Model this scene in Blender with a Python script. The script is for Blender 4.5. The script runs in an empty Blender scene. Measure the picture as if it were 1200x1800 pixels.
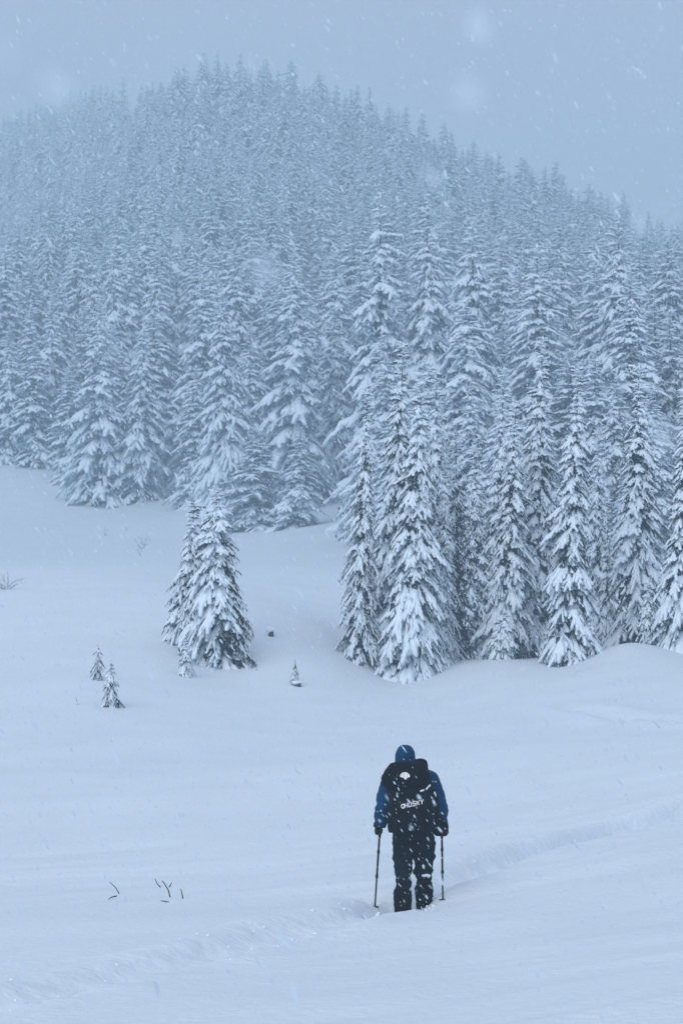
import bpy, bmesh, math, random
import numpy as np
from mathutils import Vector, Matrix, noise as mnoise
from mathutils.bvhtree import BVHTree

random.seed(7)
RNG = np.random.default_rng(11)
C = bpy.context.scene.collection
SC = bpy.context.scene

# ------------------------------------------------------------------ camera, light, exposure
FPX = 4250.0                       # focal length in photograph pixels (1200 x 1800)
PITCH = math.atan(350.0 / FPX)     # horizon lies at y = 1250 of the photograph
cam_d = bpy.data.cameras.new('camera')
cam_d.sensor_fit = 'VERTICAL'
cam_d.sensor_height = 36.0
cam_d.lens = 36.0 * FPX / 1800.0
cam_d.clip_start = 0.1
cam_d.clip_end = 4000
cam_d.dof.use_dof = True
cam_d.dof.focus_distance = 27.0
cam_d.dof.aperture_fstop = 6.3
cam = bpy.data.objects.new('camera', cam_d)
C.objects.link(cam)
cam.location = (0, 0, 0)
cam.rotation_euler = (math.pi / 2 + PITCH, 0, 0)
SC.camera = cam

SUN_EL, SUN_AZ = math.radians(33), math.radians(205)    # soft light from behind, on the left
w = bpy.data.worlds.new('World'); SC.world = w; w.use_nodes = True
nt = w.node_tree; nt.nodes.clear()
wo = nt.nodes.new('ShaderNodeOutputWorld'); bg = nt.nodes.new('ShaderNodeBackground')
sky = nt.nodes.new('ShaderNodeTexSky'); sky.sky_type = 'NISHITA'; sky.sun_disc = False
sky.sun_elevation = SUN_EL; sky.sun_rotation = SUN_AZ
sky.air_density = 1.0; sky.dust_density = 2.0; sky.ozone_density = 1.5
mx = nt.nodes.new('ShaderNodeMix'); mx.data_type = 'RGBA'
mx.inputs[0].default_value = 0.80                         # closed cloud cover over the clear sky
nt.links.new(sky.outputs[0], mx.inputs[6]); mx.inputs[7].default_value = (6.15, 6.3, 7.45, 1)
nt.links.new(mx.outputs[2], bg.inputs[0]); bg.inputs[1].default_value = 0.075
nt.links.new(bg.outputs[0], wo.inputs[0])
sun_d = bpy.data.lights.new('sun', 'SUN'); sun_d.energy = 1.35; sun_d.angle = math.radians(50)
sun_d.color = (1.0, 0.99, 0.975)
sun = bpy.data.objects.new('sun', sun_d); C.objects.link(sun)
sdir = Vector((math.sin(SUN_AZ) * math.cos(SUN_EL), math.cos(SUN_AZ) * math.cos(SUN_EL), math.sin(SUN_EL)))
sun.rotation_euler = sdir.to_track_quat('Z', 'Y').to_euler()

SC.view_settings.view_transform = 'Standard'; SC.view_settings.look = 'None'
SC.view_settings.gamma = 1; SC.view_settings.use_curve_mapping = False
SC.view_settings.exposure = 0.32
SC.render.engine = 'CYCLES'
cy = SC.cycles
cy.max_bounces = 6; cy.diffuse_bounces = 3; cy.glossy_bounces = 1; cy.transmission_bounces = 2
cy.volume_bounces = 2; cy.transparent_max_bounces = 4
cy.use_adaptive_sampling = True; cy.adaptive_threshold = 0.015
cy.use_denoising = True
cy.caustics_reflective = False; cy.caustics_refractive = False

def P(px, py, d):
    """world point at forward distance d (metres along +Y) seen at photograph pixel px, py"""
    a, b = (px - 600) / FPX, (900 - py) / FPX
    s, c = math.sin(PITCH), math.cos(PITCH)
    v = Vector((a, c - b * s, s + b * c))
    return v * (d / v.y)

# ------------------------------------------------------------------ helpers
def tag(o, label=None, cat=None, group=None, kind=None):
    if label: o['label'] = label
    if cat: o['category'] = cat
    if group: o['group'] = group
    if kind: o['kind'] = kind
    return o

def empty(name, loc, rz=0.0):
    o = bpy.data.objects.new(name, None); C.objects.link(o)
    o.location = loc; o.rotation_euler = (0, 0, rz); o.empty_display_size = 0.2
    return o

def link(name, me, parent=None):
    o = bpy.data.objects.new(name, me); C.objects.link(o)
    if parent: o.parent = parent
    return o

def mesh_np(name, V, F4=None, F3=None, mats=(), mi=None, smooth=True):
    me = bpy.data.meshes.new(name)
    V = np.asarray(V, dtype=np.float32)
    loops, sizes = [], []
    if F4 is not None and len(F4): loops.append(np.asarray(F4).ravel()); sizes.append(np.full(len(F4), 4))
    if F3 is not None and len(F3): loops.append(np.asarray(F3).ravel()); sizes.append(np.full(len(F3), 3))
    loops = np.concatenate(loops).astype(np.int32); sizes = np.concatenate(sizes).astype(np.int32)
    me.vertices.add(len(V)); me.vertices.foreach_set('co', V.ravel())
    me.loops.add(len(loops)); me.loops.foreach_set('vertex_index', loops)
    me.polygons.add(len(sizes))
    st = np.zeros(len(sizes), dtype=np.int32); st[1:] = np.cumsum(sizes)[:-1]
    me.polygons.foreach_set('loop_start', st); me.polygons.foreach_set('loop_total', sizes)
    if mi is not None: me.polygons.foreach_set('material_index', np.asarray(mi, dtype=np.int32))
    me.polygons.foreach_set('use_smooth', np.full(len(sizes), smooth))
    for m in mats: me.materials.append(m)
    me.update(calc_edges=True); me.validate()
    return me

def mat(name, col, rough=0.7, var=0.0, vscale=5.0, bump=0.0, bscale=20.0, frost=0.0, fscale=8.0, spec=0.3, coords='Object', fcol=(0.8, 0.82, 0.85)):
    m = bpy.data.materials.new(name); m.use_nodes = True
    n, l = m.node_tree.nodes, m.node_tree.links
    b = n['Principled BSDF']; b.inputs['Roughness'].default_value = rough
    b.inputs['Specular IOR Level'].default_value = spec
    b.inputs['Base Color'].default_value = (*col, 1)
    tc = n.new('ShaderNodeTexCoord')
    src = None
    if var:
        t = n.new('ShaderNodeTexNoise'); t.inputs['Scale'].default_value = vscale; t.inputs['Detail'].default_value = 5
        l.new(tc.outputs[coords], t.inputs['Vector'])
        r = n.new('ShaderNodeMapRange'); r.inputs[1].default_value = 0.3; r.inputs[2].default_value = 0.7
        l.new(t.outputs[0], r.inputs[0])
        mxx = n.new('ShaderNodeMix'); mxx.data_type = 'RGBA'
        mxx.inputs[6].default_value = (*[c * (1 - var) for c in col], 1)
        mxx.inputs[7].default_value = (*[min(1, c * (1 + var)) for c in col], 1)
        l.new(r.outputs[0], mxx.inputs[0]); src = mxx.outputs[2]
    if frost:
        t = n.new('ShaderNodeTexNoise'); t.inputs['Scale'].default_value = fscale; t.inputs['Detail'].default_value = 4
        l.new(tc.outputs[coords], t.inputs['Vector'])
        r = n.new('ShaderNodeMapRange'); r.inputs[1].default_value = 0.62 - frost * 0.3; r.inputs[2].default_value = 0.70 - frost * 0.2
        l.new(t.outputs[0], r.inputs[0])
        mf = n.new('ShaderNodeMix'); mf.data_type = 'RGBA'
        if src: l.new(src, mf.inputs[6])
        else: mf.inputs[6].default_value = (*col, 1)
        mf.inputs[7].default_value = (*fcol, 1)
        l.new(r.outputs[0], mf.inputs[0]); src = mf.outputs[2]
    if src: l.new(src, b.inputs['Base Color'])
    if bump:
        t = n.new('ShaderNodeTexNoise'); t.inputs['Scale'].default_value = bscale; t.inputs['Detail'].default_value = 6
        l.new(tc.outputs[coords], t.inputs['Vector'])
        bp = n.new('ShaderNodeBump'); bp.inputs['Strength'].default_value = 1.0; bp.inputs['Distance'].default_value = bump
        l.new(t.outputs[0], bp.inputs['Height']); l.new(bp.outputs[0], b.inputs['Normal'])
    return m

M_GROUND = mat('ground_snow', (0.665, 0.765, 0.85), 0.65, var=0.03, vscale=0.7, bump=0.02, bscale=11.0)
M_SNOW = mat('clinging_snow', (0.72, 0.84, 0.94), 0.7, var=0.04, vscale=3.0, bump=0.03, bscale=7.0)
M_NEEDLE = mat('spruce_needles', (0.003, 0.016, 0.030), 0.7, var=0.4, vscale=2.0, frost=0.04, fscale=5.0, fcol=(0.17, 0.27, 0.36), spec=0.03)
M_RIME_HAZE = mat('rime_haze_spruce_needles', (0.007, 0.030, 0.052), 0.7, var=0.4, vscale=2.0, frost=0.62, fscale=3.0, fcol=(0.30, 0.45, 0.60), spec=0.03)  # farther trees: rime, paled more heavily so the colour also carries haze fade
M_BARK = mat('spruce_bark', (0.06, 0.05, 0.045), 0.9, var=0.4, vscale=6, bump=0.02)
M_FLAKE = mat('snowflake', (0.86, 0.88, 0.92), 0.8)
_n, _l = M_FLAKE.node_tree.nodes, M_FLAKE.node_tree.links
_t = _n.new('ShaderNodeBsdfTranslucent'); _t.inputs[0].default_value = (0.66, 0.79, 0.91, 1); _d = _n.new('ShaderNodeBsdfDiffuse'); _d.inputs[0].default_value = (0.66, 0.79, 0.91, 1)
_m = _n.new('ShaderNodeMixShader'); _m.inputs[0].default_value = 0.5
_l.new(_d.outputs[0], _m.inputs[1]); _l.new(_t.outputs[0], _m.inputs[2]); _l.new(_m.outputs[0], _n['Material Output'].inputs['Surface'])
M_TWIG = mat('dry_stem', (0.035, 0.028, 0.025), 0.8, var=0.4, vscale=30)
M_TWIG_F = mat('frosted_twig', (0.24, 0.26, 0.29), 0.8, var=0.4, vscale=30, frost=0.4, fscale=6)
M_JACKET = mat('blue_shell_fabric', (0.0015, 0.044, 0.125), 0.7, spec=0.08, var=0.18, vscale=6, bump=0.004, bscale=30)
M_TROUSER = mat('dark_trouser_fabric', (0.006, 0.012, 0.019), 0.8, spec=0.06, var=0.35, vscale=8, bump=0.004, bscale=40)
M_PACK = mat('dark_pack_fabric', (0.004, 0.009, 0.015), 0.75, spec=0.06, var=0.35, vscale=9, bump=0.003, bscale=60, frost=0.0, fscale=21)
M_PACK2 = mat('black_pack_fabric', (0.003, 0.006, 0.010), 0.75, spec=0.06, var=0.3, vscale=9, bump=0.003, bscale=60, frost=0.0, fscale=19)
M_WEB = mat('black_webbing', (0.012, 0.014, 0.018), 0.55, spec=0.08)
M_PRINT = mat('white_print', (0.72, 0.75, 0.78), 0.6)
M_PRINT2 = mat('grey_print', (0.30, 0.34, 0.38), 0.6)
M_GLOVE = mat('black_glove', (0.015, 0.017, 0.021), 0.7, spec=0.08, bump=0.002, bscale=60)
M_SKIN = mat('skin', (0.45, 0.27, 0.20), 0.55)
M_HAIR = mat('hair', (0.03, 0.02, 0.015), 0.6)
M_POLE = mat('black_pole', (0.010, 0.012, 0.016), 0.4, spec=0.08)
M_GRIP = mat('pole_grip', (0.018, 0.018, 0.02), 0.8, spec=0.08)
M_STEEL = mat('steel_tip', (0.4, 0.4, 0.42), 0.35)

# ------------------------------------------------------------------ noise
def vnoise(x, y, seed=0):
    xi = np.floor(x).astype(np.int64); yi = np.floor(y).astype(np.int64)
    fx = x - xi; fy = y - yi
    fx = fx * fx * fx * (fx * (fx * 6 - 15) + 10); fy = fy * fy * fy * (fy * (fy * 6 - 15) + 10)
    def h(a, b):
        n = (a * 374761393 + b * 668265263 + seed * 1442695041) & 0xFFFFFFFF
        n = ((n ^ (n >> 13)) * 1274126177) & 0xFFFFFFFF
        return ((n ^ (n >> 16)) & 0xFFFF) / 32767.5 - 1.0
    a = h(xi, yi); b = h(xi + 1, yi); c = h(xi, yi + 1); d = h(xi + 1, yi + 1)
    return (a + (b - a) * fx) * (1 - fy) + (c + (d - c) * fx) * fy

def fbm(x, y, o=4, seed=0):
    s, a = 0, 1.0
    for k in range(o):
        s = s + a * vnoise(x * 2 ** k + 17.3 * k, y * 2 ** k - 9.1 * k, seed + k); a *= 0.5
    return s

# ------------------------------------------------------------------ terrain
OFF = 12.0
CTRL = [  # photograph x, y, distance of the snow surface
    (-500, 1800, 18), (0, 1800, 16.3), (350, 1800, 15.4), (700, 1800, 14.6), (1000, 1800, 13.6), (1200, 1800, 13.0), (1600, 1800, 12.0),
    (0, 1650, 24), (350, 1700, 19.5), (900, 1680, 19.0), (1200, 1620, 20.5), (1600, 1600, 19),
    (700, 1607, 24.9), (745, 1596, 25.3), (658, 1594, 25.6), (780, 1580, 26.1), (960, 1516, 29.0), (1200, 1440, 33), (1500, 1350, 37),
    (300, 1570, 29), (0, 1500, 36), (500, 1500, 33), (-400, 1500, 38),
    (0, 1300, 60), (300, 1350, 50), (600, 1350, 47), (900, 1310, 50), (1200, 1300, 47), (1600, 1240, 50), (-400, 1280, 66),
    (600, 1225, 92), (700, 1195, 105), (800, 1166, 107), (900, 1157, 107), (1000, 1165, 105.5), (1100, 1127, 105.5), (1200, 1150, 105), (1500, 1120, 110),
    (830, 1150, 119), (1100, 1136, 118), (1250, 1090, 122),
    (380, 1163, 98), (480, 1120, 104), (560, 1100, 110), (330, 1127, 101), (170, 1190, 85), (0, 1150, 92), (-400, 1120, 100),
    (0, 1000, 135), (250, 1000, 130), (0, 842, 203), (175, 890, 190), (300, 882, 190), (450, 937, 166), (540, 938, 161), (600, 872, 184), (600, 1000, 138), (-400, 800, 220),
    (750, 960, 150), (950, 930, 150), (1200, 900, 152), (1600, 880, 160),
    (0, 600, 470), (330, 520, 310), (600, 560, 300), (900, 640, 270), (1200, 700, 255), (1600, 760, 250), (-400, 700, 520),
    (-400, 560, 860), (0, 345, 760), (150, 272, 560), (330, 232, 450), (480, 258, 448), (600, 298, 440), (800, 390, 420), (980, 460, 405), (1080, 510, 395), (1200, 562, 385), (1600, 720, 370),
    (-400, 760, 1180), (330, 620, 900), (1200, 800, 800), (1600, 900, 800),
]
def fd(d): return float(np.interp(d, [0, 48, 62, 108, 122, 150, 168, 2000], [0, 46, 51, 69, 81, 134, 166, 2000]))   # lie of the middle ground
def uv_of(x, y):
    return np.stack([x / (y + OFF), 0.55 * np.log((y + OFF) / OFF)], -1)
cp = [P(c[0], c[1], fd(c[2])) for c in CTRL] + [Vector((0, -6, -1.55)), Vector((-4, -6, -1.75)), Vector((4, -6, -1.35)), Vector((0, 3, -1.68)), Vector((0, 8, -1.78))]
cx = np.array([p.x for p in cp]); cyy = np.array([p.y for p in cp]); cz = np.array([p.z for p in cp])
CUV = uv_of(cx, cyy); CT = cz / (cyy + OFF)
def _k(r2): return 0.5 * r2 * np.log(r2 + 1e-12)
def _solve():
    n = len(CUV)
    K = _k(((CUV[:, None] - CUV[None]) ** 2).sum(-1)) + np.eye(n) * 2e-5
    Pm = np.concatenate([np.ones((n, 1)), CUV], 1)
    A = np.block([[K, Pm], [Pm.T, np.zeros((3, 3))]])
    return np.linalg.solve(A, np.concatenate([CT, np.zeros(3)]))
COEF = _solve()

TRAIL = [P(*q) for q in ((-500, 1960, 13.0), (-200, 1850, 15.2), (0, 1785, 17.0), (250, 1722, 19.2), (450, 1672, 21.3), (600, 1640, 23.2), (705, 1606, 24.9), (745, 1592, 25.5),
                         (800, 1572, 26.4), (960, 1516, 29.0), (1100, 1470, 31.4), (1200, 1440, 33), (1400, 1382, 36), (1700, 1310, 41), (2100, 1260, 47))]
TRAIL2 = [P(q[0], q[1], fd(q[2])) for q in ((1000, 1213, 76), (1060, 1228, 70), (1130, 1256, 62), (1200, 1271, 58), (1300, 1282, 56))]
def seg_dist(x, y, pl):
    best = np.full(x.shape, 1e9); side = np.zeros(x.shape); par = np.zeros(x.shape); acc = 0.0
    for a, b in zip(pl[:-1], pl[1:]):
        dx, dy = b.x - a.x, b.y - a.y; L = math.hypot(dx, dy)
        t = np.clip(((x - a.x) * dx + (y - a.y) * dy) / (L * L), 0, 1)
        ex, ey = x - a.x - t * dx, y - a.y - t * dy
        dd = np.hypot(ex, ey); m = dd < best
        best = np.where(m, dd, best); side = np.where(m, np.sign(dx * ey - dy * ex), side); par = np.where(m, acc + t * L, par)
        acc += L
    return best, side, par

WALK = P(728, 1600, 25.0)
WELLS = [(p.x, p.y, r_, d_) for p, r_, d_ in ((P(722, 1604, 24.95), 0.50, 0.10), (P(655, 1597, 25.3), 0.30, 0.07), (P(700, 1622, 24.40), 0.42, 0.13), (P(400, 1160, fd(98)), 1.5, 0.05), (P(835, 1150, fd(114)), 2.6, 0.25), (P(640, 1186, fd(107.5)), 1.5, 0.04), (P(1000, 1166, fd(106)), 1.4, 0.04))]
def height(x, y):
    x = np.asarray(x, float); y = np.asarray(y, float)
    shp = x.shape; x = x.ravel(); y = y.ravel()
    out = np.empty(len(x))
    for i in range(0, len(x), 40000):
        X, Y = x[i:i + 40000], y[i:i + 40000]
        q = uv_of(X, Y)
        r2 = ((q[:, None, 0] - CUV[None, :, 0]) ** 2 + (q[:, None, 1] - CUV[None, :, 1]) ** 2)
        t = _k(r2) @ COEF[:-3] + COEF[-3] + q @ COEF[-2:]
        out[i:i + 40000] = t * (Y + OFF)
    # drifts and wind ripples, long along the slope
    ca, sa = math.cos(0.42), math.sin(0.42)
    a = x * ca + y * sa; b = -x * sa + y * ca
    wob = fbm(a * 0.15, b * 0.15, 2, 5)
    near = np.clip((140 - y) / 60, 0, 1)
    out += near * np.clip((y - 10) / 14, 0.25, 1) * np.clip((72 - y) / 22, 0, 1) * 0.13 * fbm(a * 0.07 + 3.1, b * 0.17, 2, 51) * (1 - np.exp(-((x - WALK.x) ** 2 + (y - WALK.y) ** 2) / 9.0))
    out += near * (0.032 * fbm(a * 0.16, b * 0.75 + wob, 3, 21) + 0.007 * vnoise(a * 0.7, b * 2.6 + 1.5 * wob, 3))
    out += np.clip((y - 26) / 40, 0, 1) * (0.06 + 0.10 * np.clip((y - 90) / 40, 0, 1)) * fbm(x * 0.07, y * 0.055, 3, 31)
    out += np.clip((y - 150) / 60, 0, 1) * 0.9 * fbm(x * 0.03, y * 0.03, 3, 41)
    for (wx, wy, wr, wdp) in WELLS: out -= wdp * np.exp(-((x - wx) ** 2 + (y - wy) ** 2) / wr ** 2)
    # the walked track
    m = y < 50
    if m.any():
        X, Y = x[m], y[m]
        d, s, par = seg_dist(X, Y, TRAIL)
        wid = 0.25 + 0.07 * vnoise(par * 0.9, par * 0 + 3.0, 8)
        ahead = np.clip((par - 27.5) / 1.5, 0, 1) if False else np.clip((X - TRAIL[7].x) / 0.7, 0, 1)
        steps = 0.5 + 0.5 * np.sin(par * 2 * math.pi / 0.62 + 1.2 * s)
        dep = (0.060 + 0.014 * steps) * (1 + 1.1 * ahead)
        rim = 0.045 * np.exp(-((d - wid * 1.75) / 0.17) ** 2) * (1 + 0.7 * vnoise(par * 1.7, d * 3, 9)) * (1 - 0.3 * ahead)
        rough = np.exp(-(d / 0.55) ** 2) * (0.014 * fbm(X * 3.2, Y * 3.2, 3, 13) + 0.013 * np.maximum(0, fbm(X * 7, Y * 7, 2, 14))) * (1 - 0.7 * ahead)
        bank = np.where(s > 0, 0.13, -0.02 + 0.05 * ahead) * np.exp(-((d - (0.50 - 0.08 * ahead)) / (0.28 - 0.08 * ahead)) ** 2) * (0.30 + 0.70 * ahead) * (1 - np.exp(-((X - WALK.x) ** 2 + (Y - WALK.y) ** 2) / 0.6))
        out[m] += -dep * np.exp(-(d / wid) ** 4) + rim * 0.6 + rough + bank
    m = (y > 44) & (y < 64)
    if m.any():
        X, Y = x[m], y[m]
        d, s, par = seg_dist(X, Y, TRAIL2)
        out[m] += -0.10 * np.exp(-(d / 0.3) ** 2) + 0.09 * np.exp(-((d - 0.6) / 0.3) ** 2)
    return out.reshape(shp)

def gz(x, y): return float(height(np.array([x]), np.array([y]))[0])

def ground_at(px, py, d0=10, d1=260):
    """first distance along the view ray where it meets the snow"""
    ds = np.exp(np.linspace(math.log(d0), math.log(d1), 1500))
    v = P(px, py, 1.0)
    hh = height(v.x * ds, ds)
    k = np.argmax(hh >= v.z * ds)
    return float(ds[k])

def build_ground():
    us = np.concatenate([np.linspace(-0.62, -0.175, 40)[:-1], np.linspace(-0.175, 0.175, 340), np.linspace(0.175, 0.62, 40)[1:]])
    rows = np.concatenate([np.linspace(-8, 9, 30)[:-1], np.linspace(9, 38, 360)[:-1], np.exp(np.linspace(math.log(38), math.log(160), 110))[:-1],
                           np.exp(np.linspace(math.log(160), math.log(1200), 100))])
    U, D = np.meshgrid(us, rows)
    X = U * (D + OFF); Y = D
    Z = height(X, Y)
    nr, nc = X.shape
    idx = np.arange(nr * nc).reshape(nr, nc)
    F = np.stack([idx[:-1, :-1], idx[:-1, 1:], idx[1:, 1:], idx[1:, :-1]], -1).reshape(-1, 4)
    me = mesh_np('snow_ground', np.stack([X, Y, Z], -1).reshape(-1, 3), F, None, [M_GROUND])
    o = link('snow_ground', me); tag(o, 'smooth wind drifted snow slope rising to the forest', kind='structure')
    return o, float(Z.min()), float(Z.max()), X, Y
ground, ZMIN, ZMAX, GX, GY = build_ground()

# ------------------------------------------------------------------ spruce trees
def sausage(path, rad, k, lump, rng, flat=0.55, wide=1.0):
    """lumpy tapered roll of snow: closed, flatter below"""
    path = np.asarray(path, float); n = len(path)
    tan = np.gradient(path, axis=0); tan /= np.linalg.norm(tan, axis=1)[:, None] + 1e-9
    up = np.array([0, 0, 1.0])
    side = np.cross(tan, up); side /= np.linalg.norm(side, axis=1)[:, None] + 1e-9
    upv = np.cross(side, tan)
    ang = np.arange(k) * 2 * math.pi / k + 0.5 * math.pi
    cs, sn = np.cos(ang), np.sin(ang); sn2 = np.where(sn < 0, sn * flat, sn)
    r = rad[:, None] * (1 + lump * rng.uniform(-1, 1, (n, k)))
    V = path[:, None] + r[..., None] * (wide * cs[None, :, None] * side[:, None] + sn2[None, :, None] * upv[:, None])
    V = V.reshape(-1, 3)
    idx = np.arange(n * k).reshape(n, k); nx = np.roll(idx, -1, 1)
    F4 = np.stack([idx[:-1], nx[:-1], nx[1:], idx[1:]], -1).reshape(-1, 4)
    c0, c1 = len(V), len(V) + 1
    V = np.concatenate([V, [path[0] - tan[0] * rad[0] * 0.5], [path[-1] + tan[-1] * rad[-1] * 0.9]])
    F3 = np.concatenate([np.stack([np.full(k, c0), nx[0], idx[0]], -1), np.stack([np.full(k, c1), idx[-1], nx[-1]], -1)])
    return V, F4, F3

def bough(rng, droop, snow, det):
    """one bough of length 1 along +X. Returns snow arrays and needle arrays."""
    a, b = 0.10 - 0.12 * droop, 0.18 + 0.55 * droop
    def spine(s, bend=0.0): return np.stack([s * (1 - 0.12 * droop * s), bend * s * s, a * s - b * s ** 2], -1)
    bend = rng.uniform(-0.12, 0.12)
    SV, S4, S3, NV, N3 = [], [], [], [], []; ns = 0; nn = 0
    def add_snow(path, rad, k, lump, wide=1.0):
        nonlocal ns
        V, f4, f3 = sausage(path, rad, k, lump, rng, 0.55, wide)
        SV.append(V); S4.append(f4 + ns); S3.append(f3 + ns); ns += len(V)
    def add_needles(path, w, cnt, hang):
        nonlocal nn
        m = len(path)
        for q in range(cnt):
            t = rng.uniform(0.02, 1.0) * (m - 1); i = min(int(t), m - 2); f = t - i
            p = path[i] * (1 - f) + path[i + 1] * f
            tg = path[i + 1] - path[i]; tg = tg / (np.linalg.norm(tg) + 1e-9)
            sd = np.cross(tg, [0, 0, 1.0]); sd /= np.linalg.norm(sd) + 1e-9
            sg = rng.choice((-1, 1))
            tip = p + tg * rng.uniform(0.02, 0.12) + sd * sg * rng.uniform(0.01, 0.11) * w + np.array([0, 0, -1.0]) * rng.uniform(0.05, 0.15) * hang
            b0 = p - tg * rng.uniform(0.02, 0.045); b1 = p + tg * rng.uniform(0.02, 0.045)
            NV.append(np.stack([b0, b1, tip])); N3.append(np.array([[nn, nn + 1, nn + 2]])); nn += 3
    hi = det >= 2
    nr = 7 if hi else (6 if det == 1 else 4); k = 5 if hi else 4
    s = np.linspace(0.08, 1.0, nr); pth = spine(s, bend)
    clump = 1 + 0.30 * np.sin(s * rng.uniform(12, 15) + rng.uniform(0, 6)) + 0.18 * rng.uniform(-1, 1, nr)
    rad = 0.075 * snow * np.sin(np.pi * (0.14 + 0.72 * s)) ** 0.6 * clump + 0.012
    if snow > 0.12:
        add_snow(pth + np.array([0, 0, 1.0]) * (rad * 0.55)[:, None], rad, k, 0.16, 1.5)
    add_needles(spine(np.linspace(0.05, 1.04, 8), bend), 1.0, 26 if hi else (14 if det == 1 else 9), 1.0)
    nt_ = 10 if hi else (7 if det == 1 else 4)
    for q in range(nt_):
        s0 = 0.16 + 0.80 * (q + rng.uniform(0, 0.8)) / nt_
        sg = 1 if q % 2 else -1
        ang = sg * math.radians(rng.uniform(20, 52) * (1.15 - 0.40 * s0))
        ln = (0.38 * (1 - 0.45 * s0) + 0.07) * rng.uniform(0.7, 1.25)
        p0 = spine(np.array([s0]), bend)[0]
        sl = a - 2 * b * s0
        m = 4 if hi else 3; l = np.linspace(0, ln, m)
        tw = p0 + np.stack([np.cos(ang) * l, np.sin(ang) * l, (sl * 0.6 - 0.06) * l - (0.35 + 0.75 * droop) * l ** 2], -1)
        sn = snow * rng.uniform(0.55, 1.35)
        if sn > 0.2:
            rr = (0.047 if hi else 0.056) * sn * np.sin(np.pi * (0.22 + 0.58 * np.linspace(0, 1, m))) ** 0.6 * (1 + 0.3 * rng.uniform(-1, 1, m)) + 0.006
            add_snow(tw + np.array([0, 0, 1.0]) * (rr * 0.5)[:, None], rr, 4, 0.2, 1.25)
        tw2 = np.concatenate([tw, [tw[-1] + (tw[-1] - tw[-2]) * 0.5]])
        add_needles(tw2, 0.8, 7 if hi else (5 if det == 1 else 3), 0.9)
    cat = lambda L, w_: np.concatenate(L) if L else np.zeros((0, w_), int)
    return (np.concatenate(SV) if SV else np.zeros((0, 3)), cat(S4, 4), cat(S3, 3), np.concatenate(NV), cat(N3, 3))

BOUGH = {}
def bough_lib(det):
    if det not in BOUGH:
        rng = np.random.default_rng(100 + det)
        BOUGH[det] = {(di, si): [bough(rng, (0.1, 0.45, 0.8, 1.15)[di], (0.0, 0.45, 0.85, 1.25)[si], det) for _ in range(3)] for di in range(4) for si in range(4)}
    return BOUGH[det]

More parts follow.
